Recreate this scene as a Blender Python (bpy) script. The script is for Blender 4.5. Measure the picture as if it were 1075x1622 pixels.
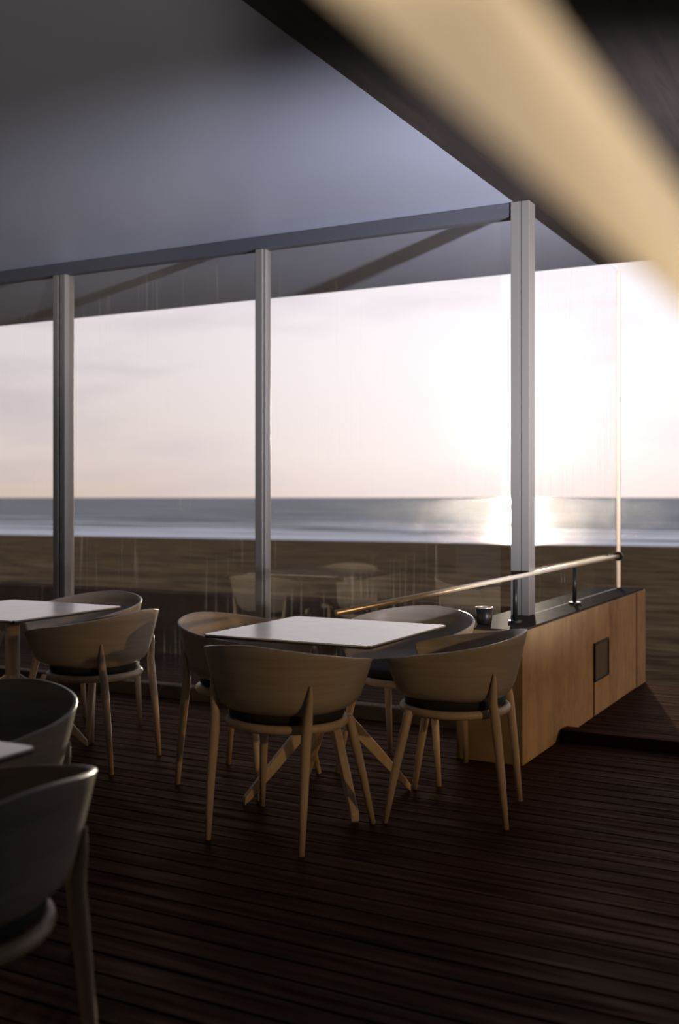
import bpy, bmesh, math, random
from mathutils import Vector, Matrix
random.seed(4)
for o in list(bpy.data.objects): bpy.data.objects.remove(o)
sc = bpy.context.scene
COL = sc.collection
R = math.radians
# ------------------------------------------------------------------ camera (world Y runs along the terrace wall, X to the right)
F_PX, EYE, YAW = 1700.0, 1.25, R(28)
cam_d = bpy.data.cameras.new('camera'); cam = bpy.data.objects.new('camera', cam_d); COL.objects.link(cam)
cam.location = (0, 0, EYE); cam.rotation_euler = (R(90), 0, YAW)
cam_d.sensor_fit = 'VERTICAL'; cam_d.sensor_height = 36; cam_d.lens = F_PX / 1622 * 36
cam_d.shift_y = -23 / 1622
cam_d.clip_start = .01; cam_d.clip_end = 20000
cam_d.dof.use_dof = True; cam_d.dof.focus_distance = 4.5; cam_d.dof.aperture_fstop = 2.1
sc.camera = cam
# ------------------------------------------------------------------ view, sky, sun
sc.view_settings.view_transform = 'Standard'; sc.view_settings.look = 'None'
sc.view_settings.gamma = 1; sc.view_settings.use_curve_mapping = False
sc.view_settings.exposure = 0.0
SUN_AZ, SUN_EL = R(28 - 9.55), R(4.2)          # azimuth left of +Y
sun_dir = Vector((-math.sin(SUN_AZ) * math.cos(SUN_EL), math.cos(SUN_AZ) * math.cos(SUN_EL), math.sin(SUN_EL)))
sd = bpy.data.lights.new('sun', 'SUN'); sd.energy = 4.0; sd.angle = R(.55); sd.color = (1.0, .86, .68)
sun = bpy.data.objects.new('sun', sd); COL.objects.link(sun)
sun.rotation_euler = sun_dir.to_track_quat('Z', 'Y').to_euler()
SKY_STRENGTH = 1.0
w = bpy.data.worlds.new('sky'); sc.world = w; w.use_nodes = True
nt = w.node_tree; nt.nodes.clear()
def N(t, kind, **kw):
    n = t.nodes.new(kind)
    for k, v in kw.items(): setattr(n, k, v)
    return n
def ramp(t, fac, stops, interp='LINEAR'):
    n = N(t, 'ShaderNodeValToRGB'); cr = n.color_ramp; cr.interpolation = interp
    while len(cr.elements) < len(stops): cr.elements.new(.5)
    for e, (p, c) in zip(cr.elements, stops):
        e.position = p; e.color = (*c, 1) if len(c) == 3 else c
    t.links.new(fac, n.inputs[0]); return n.outputs[0]
def math_(t, op, a, b=None, c=None):
    n = N(t, 'ShaderNodeMath', operation=op)
    for i, x in enumerate((a, b, c)):
        if x is None: continue
        if isinstance(x, (int, float)): n.inputs[i].default_value = x
        else: t.links.new(x, n.inputs[i])
    return n.outputs[0]
def mixc(t, fac, a, b, mode='MIX'):
    n = N(t, 'ShaderNodeMix', data_type='RGBA', blend_type=mode)
    for s, x in ((n.inputs[0], fac), (n.inputs[6], a), (n.inputs[7], b)):
        if isinstance(x, (int, float)): s.default_value = x
        elif isinstance(x, tuple): s.default_value = (*x, 1)
        else: t.links.new(x, s)
    return n.outputs[2]
tc = N(nt, 'ShaderNodeTexCoord')
sep = N(nt, 'ShaderNodeSeparateXYZ'); nt.links.new(tc.outputs['Generated'], sep.inputs[0])
el = sep.outputs[2]
base = ramp(nt, math_(nt, 'MULTIPLY_ADD', el, 1.6, .1), [(0, (.30, .26, .24)), (.1, (.70, .55, .48)), (.16, (.77, .65, .60)), (.30, (.80, .73, .73)), (.40, (.80, .74, .77)), (.7, (.5, .52, .66)), (1, (.22, .28, .45))])
dt = N(nt, 'ShaderNodeVectorMath', operation='DOT_PRODUCT')
nt.links.new(tc.outputs['Generated'], dt.inputs[0]); dt.inputs[1].default_value = sun_dir
g1 = math_(nt, 'POWER', math_(nt, 'MAXIMUM', dt.outputs['Value'], 0), 28)
g2 = math_(nt, 'POWER', math_(nt, 'MAXIMUM', dt.outputs['Value'], 0), 900)
mp = N(nt, 'ShaderNodeMapping'); mp.inputs['Scale'].default_value = (3, 3, 16); nt.links.new(tc.outputs['Generated'], mp.inputs[0])
ns = N(nt, 'ShaderNodeTexNoise'); ns.inputs['Scale'].default_value = 1.7; ns.inputs['Detail'].default_value = 5; nt.links.new(mp.outputs[0], ns.inputs['Vector'])
cl = ramp(nt, ns.outputs[0], [(.50, (0, 0, 0)), (.68, (1, 1, 1))])
clf = math_(nt, 'MULTIPLY', cl, .5)
skyc = mixc(nt, clf, base, (.55, .49, .53))
glow = mixc(nt, 1.0, skyc, mixc(nt, g1, (0, 0, 0), (.42, .40, .42)), 'ADD')
glow = mixc(nt, 1.0, glow, mixc(nt, g2, (0, 0, 0), (.5, .45, .38)), 'ADD')
bg = N(nt, 'ShaderNodeBackground'); bg.inputs[1].default_value = SKY_STRENGTH
nt.links.new(glow, bg.inputs[0]); out = N(nt, 'ShaderNodeOutputWorld'); nt.links.new(bg.outputs[0], out.inputs[0])

# ------------------------------------------------------------------ helpers
def link(o, parent=None):
    COL.objects.link(o)
    if parent: o.parent = parent
    return o
def tag(o, label=None, cat=None, group=None, kind=None):
    for k, v in (('label', label), ('category', cat), ('group', group), ('kind', kind)):
        if v: o[k] = v
    return o
def empty(name, loc=(0, 0, 0), rz=0):
    o = bpy.data.objects.new(name, None); o.empty_display_size = .05
    o.location = loc; o.rotation_euler = (0, 0, rz); return link(o)
def obj(name, bm, mat, parent=None, smooth=False, bevel=0, mods=()):
    me = bpy.data.meshes.new(name)
    bmesh.ops.recalc_face_normals(bm, faces=bm.faces)
    bm.to_mesh(me); bm.free(); me.materials.append(mat)
    if smooth: me.polygons.foreach_set('use_smooth', [True] * len(me.polygons))
    o = bpy.data.objects.new(name, me); link(o, parent)
    if bevel:
        b = o.modifiers.new('bevel', 'BEVEL'); b.width = bevel; b.segments = 2; b.limit_method = 'ANGLE'
    return o
def box(bm, x0, x1, y0, y1, z0, z1):
    v = [bm.verts.new(p) for p in ((x0,y0,z0),(x1,y0,z0),(x1,y1,z0),(x0,y1,z0),(x0,y0,z1),(x1,y0,z1),(x1,y1,z1),(x0,y1,z1))]
    for f in ((0,3,2,1),(4,5,6,7),(0,1,5,4),(1,2,6,5),(2,3,7,6),(3,0,4,7)): bm.faces.new([v[i] for i in f])
def boxm(*a):
    bm = bmesh.new(); box(bm, *a); return bm
def tube(bm, pts, rads, n=16, closed=False, cap=True, sq=(1, 1)):
    pts = [Vector(p) for p in pts]; rings = []
    m = len(pts)
    for i, p in enumerate(pts):
        a = pts[(i - 1) % m] if (closed or i > 0) else p
        b = pts[(i + 1) % m] if (closed or i < m - 1) else p
        d = (b - a).normalized()
        up = Vector((0, 0, 1)) if abs(d.z) < .9 else Vector((0, 1, 0))
        s = d.cross(up).normalized(); t = s.cross(d).normalized()
        r = rads[i] if isinstance(rads, (list, tuple)) else rads
        rings.append([bm.verts.new(p + s * math.cos(2*math.pi*k/n) * r * sq[0] + t * math.sin(2*math.pi*k/n) * r * sq[1]) for k in range(n)])
    for i in range(m if closed else m - 1):
        A, B = rings[i], rings[(i + 1) % m]
        for k in range(n): bm.faces.new((A[k], A[(k+1) % n], B[(k+1) % n], B[k]))
    if cap and not closed:
        bm.faces.new(rings[0][::-1]); bm.faces.new(rings[-1])
def copy_tree(o, parent=None):
    c = o.copy(); COL.objects.link(c)
    if parent: c.parent = parent
    for ch in list(o.children): copy_tree(ch, c)
    return c
# ------------------------------------------------------------------ materials
def mat(name):
    m = bpy.data.materials.new(name); m.use_nodes = True
    return m, m.node_tree, m.node_tree.nodes['Principled BSDF']
def coords(t, scale, kind='Object'):
    c = N(t, 'ShaderNodeTexCoord'); m = N(t, 'ShaderNodeMapping'); m.inputs['Scale'].default_value = scale
    t.links.new(c.outputs[kind], m.inputs[0]); return m.outputs[0]
def noise(t, vec, scale=1, detail=4, rough=.5, dist=0):
    n = N(t, 'ShaderNodeTexNoise'); n.inputs['Scale'].default_value = scale; n.inputs['Detail'].default_value = detail
    n.inputs['Roughness'].default_value = rough; n.inputs['Distortion'].default_value = dist
    t.links.new(vec, n.inputs['Vector']); return n.outputs[0]
def bump(t, h, p, strength=.3, dist=.01):
    b = N(t, 'ShaderNodeBump'); b.inputs['Strength'].default_value = strength; b.inputs['Distance'].default_value = dist
    t.links.new(h, b.inputs['Height']); t.links.new(b.outputs[0], p.inputs['Normal'])
def wood(name, c1, c2, scale, rough=.45, spec=.4, bs=.15):
    m, t, p = mat(name)
    n = noise(t, coords(t, scale), 1, 6, .6, .6)
    t.links.new(ramp(t, n, [(.3, c1), (.7, c2)]), p.inputs['Base Color'])
    p.inputs['Roughness'].default_value = rough; p.inputs['Specular IOR Level'].default_value = spec
    bump(t, n, p, bs, .002); return m
M = {}
M['shell'] = wood('pale_oak_veneer', (.38, .33, .27), (.50, .44, .37), (3, 3, 45), .32)
M['oak'] = wood('pale_oak', (.48, .37, .26), (.60, .48, .35), (30, 30, 3), .45)
def plain(name, c, rough=.5, spec=.5, metal=0):
    m, t, p = mat(name); p.inputs['Base Color'].default_value = (*c, 1); p.inputs['Roughness'].default_value = rough
    p.inputs['Specular IOR Level'].default_value = spec; p.inputs['Metallic'].default_value = metal
    n = noise(t, coords(t, (40, 40, 40)), 1, 4)
    bump(t, n, p, .05, .002); return m
def matt(name, c1, c2, gloss=0, grough=.45, scale=(6, 6, 6)):
    m, t, p = mat(name); t.nodes.remove(p)
    df = N(t, 'ShaderNodeBsdfDiffuse'); gl = N(t, 'ShaderNodeBsdfGlossy'); mx = N(t, 'ShaderNodeMixShader'); mx.inputs[0].default_value = gloss
    gl.inputs['Roughness'].default_value = grough
    n = noise(t, coords(t, scale), 1, 6, .6); t.links.new(ramp(t, n, [(.3, c1), (.7, c2)]), df.inputs['Color'])
    b = N(t, 'ShaderNodeBump'); b.inputs['Strength'].default_value = .3; b.inputs['Distance'].default_value = .004
    t.links.new(n, b.inputs['Height']); t.links.new(b.outputs[0], df.inputs['Normal'])
    t.links.new(df.outputs[0], mx.inputs[1]); t.links.new(gl.outputs[0], mx.inputs[2]); t.links.new(mx.outputs[0], t.nodes['Material Output'].inputs[0])
    return m
M['cushion'] = plain('dark_seat_pad', (.02, .018, .018), .85)
M['dark_edge'] = plain('dark_laminate_edge', (.025, .022, .02), .5)
M['dark_metal'] = plain('dark_metal', (.03, .028, .026), .4, .5, .6)
M['frame'] = plain('grey_window_frame', (.155, .142, .125), .4, .5, 0)
M['header'] = plain('dark_window_header', (.06, .06, .07), .5)
M['dark_panel'] = plain('dull_brown_panel', (.09, .065, .04), .35)
M['coping'] = matt('dark_weathered_coping', (.03, .024, .02), (.06, .045, .035), .015)
M['dark_parapet'] = matt('dark_stained_parapet', (.035, .020, .014), (.075, .042, .03))
M['rail'] = plain('pale_steel', (.85, .74, .55), .3, .5, .5)
# table top: pale laminate with very faint mottling
m, t, p = mat('pale_laminate'); n = noise(t, coords(t, (9, 9, 9)), 1, 6)
t.links.new(ramp(t, n, [(.3, (.74, .68, .66)), (.7, (.82, .76, .73))]), p.inputs['Base Color'])
p.inputs['Roughness'].default_value = .22; p.inputs['Specular IOR Level'].default_value = .8; M['laminate'] = m
# deck
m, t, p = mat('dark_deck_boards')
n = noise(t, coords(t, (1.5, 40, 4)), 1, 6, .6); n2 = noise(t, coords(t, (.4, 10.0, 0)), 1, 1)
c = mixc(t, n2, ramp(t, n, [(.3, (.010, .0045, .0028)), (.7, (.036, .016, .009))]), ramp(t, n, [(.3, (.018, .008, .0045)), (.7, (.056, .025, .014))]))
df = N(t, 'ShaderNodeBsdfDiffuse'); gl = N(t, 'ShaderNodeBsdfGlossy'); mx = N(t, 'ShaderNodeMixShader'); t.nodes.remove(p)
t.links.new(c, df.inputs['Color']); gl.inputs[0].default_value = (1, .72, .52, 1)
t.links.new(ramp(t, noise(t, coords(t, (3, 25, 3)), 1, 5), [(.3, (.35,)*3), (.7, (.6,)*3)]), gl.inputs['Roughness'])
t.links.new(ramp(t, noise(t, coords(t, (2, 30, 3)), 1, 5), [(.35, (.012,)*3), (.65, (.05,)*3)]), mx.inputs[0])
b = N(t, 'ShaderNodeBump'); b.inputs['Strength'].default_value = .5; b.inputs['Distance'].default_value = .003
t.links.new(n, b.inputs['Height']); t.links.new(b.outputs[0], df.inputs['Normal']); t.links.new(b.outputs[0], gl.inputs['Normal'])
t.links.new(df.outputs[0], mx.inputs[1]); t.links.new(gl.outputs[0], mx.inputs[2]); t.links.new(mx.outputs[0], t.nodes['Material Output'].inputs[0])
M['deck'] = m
# concrete
m, t, p = mat('board_marked_concrete')
n = noise(t, coords(t, (6, 6, .9)), 1.0, 7, .6); n2 = noise(t, coords(t, (6, 6, 5)), 1, 8, .7)
c = mixc(t, .55, ramp(t, n, [(.35, (.14, .085, .034)), (.62, (.38, .255, .12))]), ramp(t, n2, [(.3, (.14, .09, .04)), (.5, (.29, .20, .092)), (.7, (.38, .27, .13))]))
t.links.new(c, p.inputs['Base Color']); p.inputs['Roughness'].default_value = .8
bump(t, n2, p, .35, .006); M['concrete'] = m
m, t, p = mat('stained_plinth')
n = noise(t, coords(t, (4, 12, 8)), 1.2, 7, .65)
t.links.new(ramp(t, n, [(.3, (.22, .16, .10)), (.7, (.36, .28, .18))]), p.inputs['Base Color']); p.inputs['Roughness'].default_value = .55
M['plinth'] = matt('dull_stained_plinth', (.07, .048, .03), (.13, .092, .055), .02)
# ceilings
m, t, p = mat('smooth_grey_ceiling'); n = noise(t, coords(t, (1, 1, 1)), .6, 3)
t.links.new(ramp(t, n, [(.3, (.40, .425, .50)), (.7, (.44, .465, .54))]), p.inputs['Base Color']); p.inputs['Roughness'].default_value = .5; p.inputs['Metallic'].default_value = .6
p.inputs['Specular IOR Level'].default_value = .8; M['ceiling'] = m
M['soffit'] = wood('dark_soffit_boards', (.010, .007, .006), (.022, .015, .011), (30, 2, 2), .6)
M['dark_wall'] = plain('dark_wall', (.02, .022, .028), .8)
M['grey_wall'] = plain('grey_wall', (.04, .045, .06), .8)

# glass panes (clear, reflecting; light passes straight through)
def glass(name, refl, gloss_col=(1, 1, 1), tint=(1, 1, 1), fres=True, streak=False):
    m = bpy.data.materials.new(name); m.use_nodes = True; t = m.node_tree; t.nodes.clear()
    tr = N(t, 'ShaderNodeBsdfTransparent'); tr.inputs[0].default_value = (*tint, 1)
    gl = N(t, 'ShaderNodeBsdfGlossy'); gl.inputs['Roughness'].default_value = 0; gl.inputs[0].default_value = (*gloss_col, 1)
    mx = N(t, 'ShaderNodeMixShader'); t.links.new(tr.outputs[0], mx.inputs[1]); t.links.new(gl.outputs[0], mx.inputs[2])
    if fres:
        lw = N(t, 'ShaderNodeLayerWeight'); lw.inputs[0].default_value = .5
        sch = math_(t, 'MULTIPLY_ADD', math_(t, 'POWER', lw.outputs['Facing'], 5), .96, .04)
        t.links.new(math_(t, 'MULTIPLY', sch, refl), mx.inputs[0])
    else: mx.inputs[0].default_value = refl
    o = mx.outputs[0]
    if streak:      # dried water runs and dust specks on the pane
        a = noise(t, coords(t, (30, 30, .7)), 1.3, 5); b = noise(t, coords(t, (2.5, 2.5, 3)), 1, 3)
        s = math_(t, 'MULTIPLY', ramp(t, a, [(.56, (0,)*3), (.72, (1,)*3)]), ramp(t, b, [(.45, (0,)*3), (.65, (1,)*3)]))
        df = N(t, 'ShaderNodeBsdfTranslucent'); df.inputs[0].default_value = (.8, .75, .7, 1)
        m2 = N(t, 'ShaderNodeMixShader'); t.links.new(math_(t, 'MULTIPLY_ADD', s, streak, .003), m2.inputs[0])
        t.links.new(o, m2.inputs[1]); t.links.new(df.outputs[0], m2.inputs[2]); o = m2.outputs[0]
    t.links.new(o, N(t, 'ShaderNodeOutputMaterial').inputs[0]); return m
M['window'] = glass('window_glass', 1.3, streak=.035)
M['screen'] = glass('screen_glass', .4, streak=.15)
m, t, p = mat('pane_edge'); p.inputs['Base Color'].default_value = (.85, .72, .62, 1); p.inputs['Transmission Weight'].default_value = .3; p.inputs['Roughness'].default_value = .4; M['pane_edge'] = m
# sand and sea
m, t, p = mat('rippled_sand')
n = noise(t, coords(t, (.5, 2.2, 1), 'Object'), 1.5, 6, .6, .5)
df = N(t, 'ShaderNodeBsdfDiffuse'); df.inputs['Roughness'].default_value = .5; t.nodes.remove(p)
t.links.new(ramp(t, n, [(.35, (.05, .030, .014)), (.62, (.20, .125, .062))]), df.inputs['Color'])
b = N(t, 'ShaderNodeBump'); b.inputs['Distance'].default_value = .12; t.links.new(n, b.inputs['Height']); t.links.new(b.outputs[0], df.inputs['Normal'])
t.links.new(df.outputs[0], t.nodes['Material Output'].inputs[0])
M['sand'] = m
m, t, p = mat('sea_water')      # local X runs along the shore, local Y out to sea
n = noise(t, coords(t, (.25, 1.1, 1)), .5, 7, .65, .3)
n2 = noise(t, coords(t, (.035, .30, 1)), 1.0, 5, .6)
ld = N(t, 'ShaderNodeSeparateXYZ'); t.links.new(coords(t, (1, 1, 1)), ld.inputs[0])
near = ramp(t, math_(t, 'DIVIDE', ld.outputs[1], 90), [(0, (1,)*3), (.10, (.72,)*3), (.3, (.42,)*3), (.55, (.18,)*3), (1, (0,)*3)])
foam = ramp(t, math_(t, 'MULTIPLY_ADD', near, .40, n2), [(.70, (0,)*3), (.80, (1,)*3)])
n3 = noise(t, coords(t, (.03, .22, 1)), 1.3, 8, .75)
wat = ramp(t, n3, [(.38, (.035, .055, .045)), (.5, (.10, .125, .11)), (.62, (.24, .26, .24))])
df = N(t, 'ShaderNodeBsdfDiffuse'); gl = N(t, 'ShaderNodeBsdfGlossy'); mx = N(t, 'ShaderNodeMixShader'); t.nodes.remove(p)
t.links.new(mixc(t, foam, wat, (.80, .77, .74)), df.inputs['Color'])
t.links.new(ramp(t, n3, [(.4, (.12,)*3), (.6, (.42,)*3)]), mx.inputs[0]); gl.inputs['Roughness'].default_value = .22
b = N(t, 'ShaderNodeBump'); b.inputs['Distance'].default_value = 1.4; t.links.new(n, b.inputs['Height']); t.links.new(b.outputs[0], gl.inputs['Normal'])
t.links.new(df.outputs[0], mx.inputs[1]); t.links.new(gl.outputs[0], mx.inputs[2]); t.links.new(mx.outputs[0], t.nodes['Material Output'].inputs[0])
M['sea'] = m
# pale translucent slab for the gold strip; its glow comes from an added spot
m = bpy.data.materials.new('pale_gold_translucent'); m.use_nodes = True; t = m.node_tree; t.nodes.clear()
tl = N(t, 'ShaderNodeBsdfTranslucent'); df = N(t, 'ShaderNodeBsdfDiffuse'); mx = N(t, 'ShaderNodeMixShader'); mx.inputs[0].default_value = .25
n = noise(t, coords(t, (6, 6, 6)), 1, 3); c = ramp(t, n, [(.3, (.84, .73, .54)), (.7, (.90, .80, .62))])
t.links.new(c, tl.inputs[0]); t.links.new(c, df.inputs[0]); t.links.new(tl.outputs[0], mx.inputs[1]); t.links.new(df.outputs[0], mx.inputs[2])
t.links.new(mx.outputs[0], N(t, 'ShaderNodeOutputMaterial').inputs[0]); M['gold'] = m
# ------------------------------------------------------------------ setting
S = 'structure'
bm = bmesh.new(); y = -4.6
while y < 7.38:
    box(bm, -9.5, 3.0, y, y + .089, -.03, 0); y += .10
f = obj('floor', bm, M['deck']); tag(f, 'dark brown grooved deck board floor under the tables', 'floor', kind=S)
f['label'] = 'dark brown deck board floor running under all the tables'
ub = obj('trim_1', boxm(-9.5, 3.0, -4.6, 7.4, -.30, -.031), M['dark_wall']); tag(ub, 'dark base under the deck boards', 'deck base', kind=S)
ZC = 2.80
c = obj('ceiling', boxm(-9.5, -1.84, -4.6, 7.13, ZC, ZC + .03), M['ceiling']); tag(c, 'smooth blue grey ceiling reaching out over the windows', 'ceiling', kind=S)
c = obj('trim_2', boxm(-1.838, 3.0, -4.6, 7.13, ZC, ZC + .03), M['soffit']); tag(c, 'dark soffit to the right of the pale ceiling edge', 'soffit', kind=S)
c = obj('roof', boxm(-9.5, 3.0, -4.6, 7.13, ZC + .031, ZC + .16), M['dark_wall']); tag(c, 'roof slab above the ceiling', 'roof', kind=S)
tag(obj('wall_back', boxm(-9.5, 3.0, -4.75, -4.61, -.3, ZC + .16), M['grey_wall']), 'unseen dark wall behind the viewer', 'wall', kind=S)  # unseen enclosing walls, added to keep the side behind the view dark
tag(obj('wall_right', boxm(3.01, 3.15, -4.75, 7.4, -.3, ZC + .16), M['grey_wall']), 'unseen dark wall on the far right', 'wall', kind=S)
tag(obj('wall_left', boxm(-9.65, -9.51, -4.75, 5.44, -.3, ZC + .16), M['grey_wall']), 'unseen dark wall on the far left', 'wall', kind=S)
# window wall
YW = 5.44
bm = bmesh.new(); box(bm, -9.5, -1.921, YW - .05, YW + .05, 0.001, .082)
tag(obj('baseboard_front', bm, M['plinth'], bevel=.004), 'low stained plinth under the window wall', 'plinth', kind=S)
tag(obj('trim_3', boxm(-9.5, -1.86, YW - .04, YW + .04, ZC - .075, ZC - .001), M['header'], bevel=.003), 'grey header bar along the top of the windows', 'window header', kind=S)
tag(obj('trim_9', boxm(-1.583, 3.0, YW - .05, YW + .05, .001, .06), M['deck'], bevel=.004), 'low dark threshold right of the concrete wall', 'threshold', kind=S)
posts = [(-1.80, .10), (-3.405, .064), (-4.97, .105), (-6.57, .064), (-8.17, .064)]
names = ['wide grey corner post with the sun glowing behind it', 'slim grey window post behind the middle table', 'double grey window post behind the left table']
for i, (x, wd) in enumerate(posts):
    bm = bmesh.new()
    if i == 2:
        box(bm, x - wd/2, x - .008, YW - .045, YW + .045, .083, ZC - .076); box(bm, x + .008, x + wd/2, YW - .045, YW + .045, .083, ZC - .076)
        box(bm, x - .0079, x + .0079, YW - .02, YW + .03, .083, ZC - .076)
    elif i == 0:
        box(bm, x - wd/2, x + .004, YW - .05, YW + .05, .635, ZC - .002); box(bm, x + .008, x + wd/2, YW - .05, YW + .05, .635, ZC - .002)
        box(bm, x + .0041, x + .0079, YW - .04, YW + .04, .635, ZC - .002)
    else:
        box(bm, x - wd/2, x + wd/2 - .014, YW - .045, YW + .045, .083, ZC - .076); box(bm, x + wd/2 - .0139, x + wd/2, YW - .03, YW + .03, .083, ZC - .076)
    o = obj('trim_%d' % (4 + i), bm, M['frame'], bevel=.003)
    tag(o, names[i] if i < 3 else 'grey window post beyond the left edge', 'window post', kind=S)
wl = ['clear window pane between the corner post and the slim post', 'clear window pane between the slim post and the double post', 'clear window pane left of the double post']
for i in range(4):
    a, b = posts[i], posts[i + 1]
    x1, x0 = (a[0] - a[1]/2 - .002 if i else -1.922), b[0] + b[1]/2 + .002
    o = obj('window_%d' % (i + 1), boxm(x0, x1, YW - .004, YW - .003, .083, ZC - .077), M['window'])
    tag(o, wl[i] if i < 3 else 'clear window pane beyond the left edge', 'window', kind=S)
# concrete wall outside with glass screen on top
def conc(y0, y1, notch):
    bm = bmesh.new()
    if notch:   # end return is a separate pour with a shadow joint
        box(bm, -1.92, -1.59, y0, 7.14, .001, .624); box(bm, -1.95, -1.60, 7.1401, 7.148, .0, .62); box(bm, -1.95, -1.585, 7.1481, y1, .0, .625)
    else: box(bm, -1.95, -1.59, y0, y1, 0, .62)
    return obj('wall_terrace', bm, M['concrete'], bevel=.006)
cwl = conc(4.80, 7.40, True)
obj('coping', boxm(-1.925, -1.60, 4.795, 7.40, .6255, .634), M['coping'], cwl)
tag(cwl, 'low golden lit concrete wall running out to the beach', 'concrete wall', kind=S)
o = obj('window_5', boxm(-1.765, -1.755, YW + .06, 7.36, .635, ZC - .002), M['screen']); tag(o, 'glass screen standing on the concrete wall', 'glass screen', kind=S)
e = obj('pane_edge', boxm(-1.772, -1.748, 7.361, 7.38, .635, ZC - .002), M['pane_edge'], o)
# terrace parapet
tag(obj('wall_parapet', boxm(-14, -1.952, 7.42, 7.70, -.3, .43), M['dark_parapet'], bevel=.006), 'low dark parapet outside the windows', 'parapet', kind=S)
# sand and sea
def cw(x, y):  # camera-aligned ground coordinates to world
    c, s = math.cos(YAW), math.sin(YAW); return (x * c - y * s, x * s + y * c)
bm = bmesh.new(); nx, ny = 60, 80
sh0, sh1 = Vector(cw(-16.8, 53.3)), Vector(cw(12.75, 40.3)); dsh = (sh1 - sh0).normalized()
far = Vector((-dsh.y, dsh.x))
if far.y < 0: far = -far
bm = bmesh.new()
vs = []
for j in range(ny + 1):
    row = []
    for i in range(nx + 1):
        tt = i / nx; a = sh0 + dsh * (-70 + 140 * tt)
        k = (j / ny) ** .6
        near = Vector((a.x * .6 - 4, 7.0)); q = near.lerp(a + far * 2.0, k)
        z = -.28 - .36 * k + .035 * math.sin(q.y * 2.3 + math.sin(q.x * .8) * 1.3) * (1 - k) + .03 * math.sin(q.x * 1.7 + q.y * .9) * (1 - k)
        row.append(bm.verts.new((q.x, q.y, z)))
    vs.append(row)
for j in range(ny):
    for i in range(nx): bm.faces.new((vs[j][i], vs[j][i+1], vs[j+1][i+1], vs[j+1][i]))
tag(obj('beach', bm, M['sand'], smooth=True), 'dark brown rippled sand beach below the sea', 'beach', kind=S)
bm = bmesh.new()
q = [bm.verts.new(p) for p in ((-4000, 0, 0), (4000, 0, 0), (4000, 9000, 0), (-4000, 9000, 0))]; bm.faces.new(q)
o = obj('sea', bm, M['sea']); o.location = (sh0.x, sh0.y, -.6); o.rotation_euler = (0, 0, math.atan2(dsh.y, dsh.x))
tag(o, 'grey green sea with pale breakers and sun glitter', 'sea', kind=S)
# ------------------------------------------------------------------ chair
def rim(phi, s):
    """outer surface of the wrap-around shell; phi measured from the back, s from the bottom (0) to the rim (1)"""
    k = s ** .8; q = .90 + .10 * min(1, s / .16) ** .5
    a = (.248 + .055 * k) * q; b = (.222 + .068 * k) * q
    cphi, sphi = math.cos(phi), math.sin(phi)
    e = .88
    x = a * math.copysign(abs(sphi) ** e, sphi)
    y = -b * math.copysign(abs(cphi) ** e, cphi) * (1 if cphi > 0 else 1.05) + .02
    u = abs(phi) / R(131)
    zt = .728 - .10 * u ** 1.3
    zb = .468 + .012 * u
    return Vector((x, y, zb + (zt - zb) * s))
def make_chair(name='tub_chair'):
    t = empty(name)
    bm = bmesh.new(); n, mz = 48, 10; g = []
    for j in range(mz + 1):
        g.append([bm.verts.new(rim(R(131) * (2 * i / n - 1), j / mz)) for i in range(n + 1)])
    for j in range(mz):
        for i in range(n): bm.faces.new((g[j][i], g[j][i+1], g[j+1][i+1], g[j+1][i]))
    sh = obj('shell', bm, M['shell'], t, smooth=True)
    so = sh.modifiers.new('thickness', 'SOLIDIFY'); so.thickness = .011; so.offset = 0; so.use_even_offset = True
    bv = sh.modifiers.new('bevel', 'BEVEL'); bv.width = .003; bv.segments = 2; bv.limit_method = 'ANGLE'; bv.angle_limit = R(50)
    # seat pad
    bm = bmesh.new(); rr = []
    for z, k in ((.432, .94), (.445, 1.0), (.468, 1.0), (.478, .93), (.480, 0)):
        if k == 0: break
        rr.append([bm.verts.new((.222 * k * math.cos(a), .20 * k * math.sin(a) + .01, z)) for a in [2*math.pi*i/40 for i in range(40)]])
    for A, B in zip(rr, rr[1:]):
        for i in range(40): bm.faces.new((A[i], A[(i+1) % 40], B[(i+1) % 40], B[i]))
    bm.faces.new(rr[0][::-1]); bm.faces.new(rr[-1])
    obj('seat', bm, M['cushion'], t, smooth=True)
    bm = bmesh.new()
    tube(bm, [(.218 * math.cos(a), .205 * math.sin(a) + .01, .418) for a in [2*math.pi*i/48 for i in range(48)]], .017, 12, closed=True)
    obj('seat_frame', bm, M['oak'], t, smooth=True)
    for sx in (-1, 1):
        bm = bmesh.new()   # back leg climbs the outside of the shell
        tube(bm, [(sx*.197, -.222, 0), (sx*.197, -.204, .2), (sx*.194, -.182, .40), (sx*.197, -.173, .47), (sx*.207, -.177, .54), (sx*.212, -.180, .585)], [.0115, .0155, .019, .017, .011, .004], 14)
        obj('leg', bm, M['oak'], t, smooth=True)
        bm = bmesh.new()
        tube(bm, [(sx*.25, .235, 0), (sx*.222, .200, .2), (sx*.190, .158, .408), (sx*.188, .155, .425)], [.0115, .0155, .019, .012], 14)
        obj('leg', bm, M['oak'], t, smooth=True)
    return t
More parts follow.
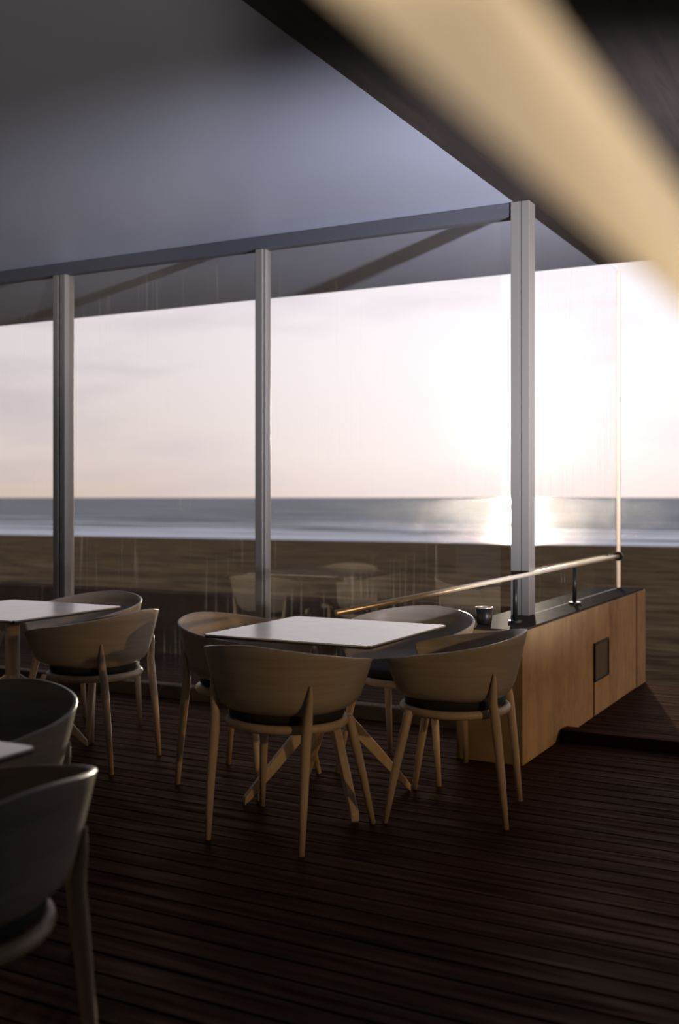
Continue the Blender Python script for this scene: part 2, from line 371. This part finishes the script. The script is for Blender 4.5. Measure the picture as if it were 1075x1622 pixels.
# ------------------------------------------------------------------ table
TZ = .70
def make_table():
    t = empty('square_cafe_table')
    bm = boxm(-.375, .375, -.375, .375, TZ - .006, TZ)
    bmesh.ops.bevel(bm, geom=[e for e in bm.edges if abs(e.verts[0].co.z - e.verts[1].co.z) > .003], offset=.012, segments=4, affect='EDGES')
    top = obj('tabletop', bm, M['laminate'], t, bevel=.001)
    bm = boxm(-.373, .373, -.373, .373, TZ - .014, TZ - .0062)
    bmesh.ops.bevel(bm, geom=[e for e in bm.edges if abs(e.verts[0].co.z - e.verts[1].co.z) > .003], offset=.012, segments=4, affect='EDGES')
    obj('edge_band', bm, M['dark_edge'], t)
    bm = bmesh.new(); box(bm, -.2, .2, -.025, .025, TZ - .034, TZ - .0145); box(bm, -.025, .025, -.2, .2, TZ - .036, TZ - .0146)
    obj('top_bracket', bm, M['dark_metal'], t)
    bm = bmesh.new(); tube(bm, [(0, 0, .30), (0, 0, .36), (0, 0, TZ - .034)], [.034, .036, .034], 20)
    obj('column', bm, M['oak'], t, smooth=True)
    for sx in (-1, 1):
        for sy in (-1, 1):
            d = Vector((sx, sy, 0)).normalized(); s = Vector((-d.y, d.x, 0)); bm = bmesh.new()
            prof = [(.02, .39, .30), (.10, .335, .262), (.22, .20, .135), (.335, .062, .018), (.36, .03, .0)]
            L = []
            for r_, zt, zb in prof:
                L.append([bm.verts.new(d*r_ + s*o_ + Vector((0, 0, z_))) for o_, z_ in ((-.017, zb), (.017, zb), (.017, zt), (-.017, zt))])
            for A, B in zip(L, L[1:]):
                for k in range(4): bm.faces.new((A[k], A[(k+1) % 4], B[(k+1) % 4], B[k]))
            bm.faces.new(L[0][::-1]); bm.faces.new(L[-1])
            obj('leg', bm, M['oak'], t, bevel=.005)
    return t
T1, T0, T2 = (-2.14, 3.93), (-3.90, 3.91), (-2.075, 1.405)
tb = make_table(); tb.location = (*T1, 0); tag(tb, 'square pale topped cafe table in the middle, all four chairs around it', 'table', 'square cafe tables')
o = copy_tree(tb); o.location = (*T0, 0); o['label'] = 'square pale topped table at the left edge by the double window post'
o = copy_tree(tb); o.location = (*T2, 0); o['label'] = 'square table at lower left, only one corner in view'
ch0 = make_chair(); first = True
def chair(x, y, deg, label):
    global first
    o = ch0 if first else copy_tree(ch0)
    first = False
    o.location = (x, y, 0); o.rotation_euler = (0, 0, R(deg))
    tag(o, label, 'chair', 'pale wooden tub chairs around the cafe tables'); return o
# facing +Y is 0 degrees, facing -X (left) is 90
chair(-2.07, 3.46, 0, 'pale wooden tub chair in front of the middle table, its back to the viewer')
chair(-1.60, 4.015, 101, 'pale wooden tub chair right of the middle table, its back to the concrete wall')
chair(-2.05, 4.535, 180, 'pale tub chair behind the middle table, rim right of the tabletop')
chair(-2.60, 4.0, -90, 'pale tub chair left of the middle table, only its rim and one leg showing')
chair(-3.42, 3.97, 95, 'tub chair at right side of the left table, back and legs in view')
chair(-3.93, 4.47, 180, 'tub chair behind the left table, its rim above the tabletop')
chair(-3.95, 3.44, 0, 'tub chair cut by the left photo edge below the left table')
chair(-2.23, 2.05, 180, 'tub chair behind the lower left table corner, lit rim')
chair(-1.65, 1.46, 90, 'large dark tub chair nearest the viewer at bottom left')
# ------------------------------------------------------------------ handrail
RX = -1.72
def handrail(ys, y0, y1, label, flip=False):
    r = empty('handrail', (RX, y0, .634)); tag(r, label, 'handrail')
    bm = bmesh.new(); tube(bm, [(0, 0, .224), (0, (y1-y0)/2, .224), (0, y1-y0, .224)], .0115, 16); obj('rail', bm, M['rail'], r, smooth=True)
    for yy in ys:
        bm = bmesh.new(); tube(bm, [(0, yy-y0, .008), (0, yy-y0, .212)], .012, 12); ps = obj('rail_post', bm, M['dark_metal'], r, smooth=True)
        bm = bmesh.new(); tube(bm, [(0, yy-y0, 0.001), (0, yy-y0, .010)], .034, 20); obj('base_plate', bm, M['dark_metal'], ps)
    if not flip:
        bm = bmesh.new(); tube(bm, [(0, y1-y0-.004, .224), (0, y1-y0+.02, .224)], .03, 20); obj('end_flange', bm, M['dark_metal'], r)
    return r
handrail([6.14, 5.08], 3.2, 7.19, 'pale metal handrail on dark posts above the concrete wall')
# dark service box set in the concrete face, with the joint line under it
sb = empty('wall_box', (-1.59, 6.22, .30)); tag(sb, 'small dark square service box set in the golden concrete wall', 'wall box')
bm = bmesh.new()
for a in ((.0005, .012, -.16, -.15, -.10, .12), (.0005, .012, .15, .16, -.10, .12), (.0005, .012, -.1499, .1499, .11, .12), (.0005, .012, -.1499, .1499, -.10, -.09)): box(bm, *a)
obj('frame', bm, M['dark_metal'], sb); obj('door', boxm(.0005, .006, -.149, .149, -.089, .109), M['dark_panel'], sb)
obj('joint_strip', boxm(.0005, .005, -.156, -.148, -.298, -.101), M['dark_metal'], sb)
# ------------------------------------------------------------------ golden strip close by
def unproj(px, py, d):
    x, z = (px - 537.5) / F_PX * d, EYE - (py - 788) / F_PX * d
    X, Y = cw(x, d); return Vector((X, Y, z))
A = [unproj(500-.838*0, -60, .29), unproj(1180, 570, .50), unproj(1180, 430, .50), unproj(800, -60, .29)]
nrm = (A[1] - A[0]).cross(A[3] - A[0]).normalized() * .004
bm = bmesh.new(); a = [bm.verts.new(p) for p in A]; b = [bm.verts.new(p + nrm) for p in A]
bm.faces.new(a); bm.faces.new(b[::-1])
for k in range(4): bm.faces.new((a[k], b[k], b[(k+1) % 4], a[(k+1) % 4]))
tag(obj('gold_strip', bm, M['gold']), 'blurred pale golden strip slanting across the top right corner', 'strip')
# ------------------------------------------------------------------ fill spots added out of view to warm concrete, tables and gold strip
def fill_spot(x, y, z, e, label, size=60, aim=None, col=(1, .50, .13)):
    t = empty('fill_spot', (x, y, z)); tag(t, label, 'added fill light')
    bm = bmesh.new(); box(bm, -.06, 0, -.06, .06, -.08, .08); obj('fill_housing', bm, M['dark_metal'], t, bevel=.006)
    l = bpy.data.lights.new('fill_light', 'SPOT'); l.energy = e; l.color = col; l.spot_size = R(size); l.spot_blend = .5; l.shadow_soft_size = .05
    lo = bpy.data.objects.new('fill_light', l); link(lo, t); lo.location = (-.08, 0, 0); lo.rotation_euler = (0, R(90), 0) if aim is None else (Vector((x - .08, y, z)) - Vector(aim)).to_track_quat('Z', 'Y').to_euler()
    return lo
fill_spot(2.98, 6.4, .8, 215, 'warm fill spot added out of view on the far right')  # added source for the golden light on the concrete face
fill_spot(2.98, -2.0, .3, 1750, 'warm fill spot added behind the viewer to brighten the gold strip', 17, (-.07, .46, 1.35), (1, .89, .80))  # added source that makes the gold strip bright
# cup on the wall
t = empty('cup', (-1.83, 4.94, .634)); tag(t, 'small dark cup standing on top of the concrete wall', 'cup')
bm = bmesh.new(); n = 28; rr = []
for rad, z in ((.032, .0005), (.036, .004), (.044, .08), (.041, .08), (.034, .008)):
    rr.append([bm.verts.new((rad * math.cos(2*math.pi*i/n), rad * math.sin(2*math.pi*i/n), z)) for i in range(n)])
for A, B in zip(rr, rr[1:]):
    for i in range(n): bm.faces.new((A[i], A[(i+1) % n], B[(i+1) % n], B[i]))
bm.faces.new(rr[0][::-1]); bm.faces.new(rr[-1])
obj('body', bm, M['dark_metal'], t, smooth=True)
bm = bmesh.new(); tube(bm, [(.0415 * math.cos(a) , .0415 * math.sin(a), .082) for a in [2*math.pi*i/n for i in range(n)]], .003, 8, closed=True); obj('rim', bm, M['rail'], t, smooth=True)

# fill light added out of view to brighten the ceiling corner
t = empty('ceiling_fill', (.6, 3.6, 0)); tag(t, 'unseen fill light added to the right of the tables', 'added fill light')
bm = bmesh.new(); tube(bm, [(0, 0, .0005), (0, 0, .02)], .14, 28); obj('base', bm, M['dark_metal'], t)
bm = bmesh.new(); tube(bm, [(0, 0, .0205), (0, 0, .85)], .012, 12); obj('pole', bm, M['dark_metal'], t, smooth=True)
l = bpy.data.lights.new('fill_light', 'SPOT'); l.energy = 1600; l.color = (.86, .86, 1.0); l.spot_size = R(80); l.spot_blend = 1; l.shadow_soft_size = .06
lo = bpy.data.objects.new('fill_light', l); link(lo, t); lo.location = (0, 0, .95)
lo.rotation_euler = (Vector((.6, 3.6, .95)) - Vector((-2.8, 6.0, 3.15))).to_track_quat('Z', 'Y').to_euler()
bm = bmesh.new(); q = (Vector((-2.8, 6.0, 3.15)) - Vector((.6, 3.6, .95))).normalized(); b0 = Vector((0, 0, .95))
tube(bm, [b0 - q * .10, b0 - q * .04], .07, 24); obj('fill_head', bm, M['dark_metal'], t, smooth=False)
fill_spot(2.98, 1.6, 1.9, 150, 'warm fill spot added out of view, aimed at the middle table', 24, (-2.25, 4.05, .15), (1, .62, .30))  # added source for the warm glow on chairs and deck
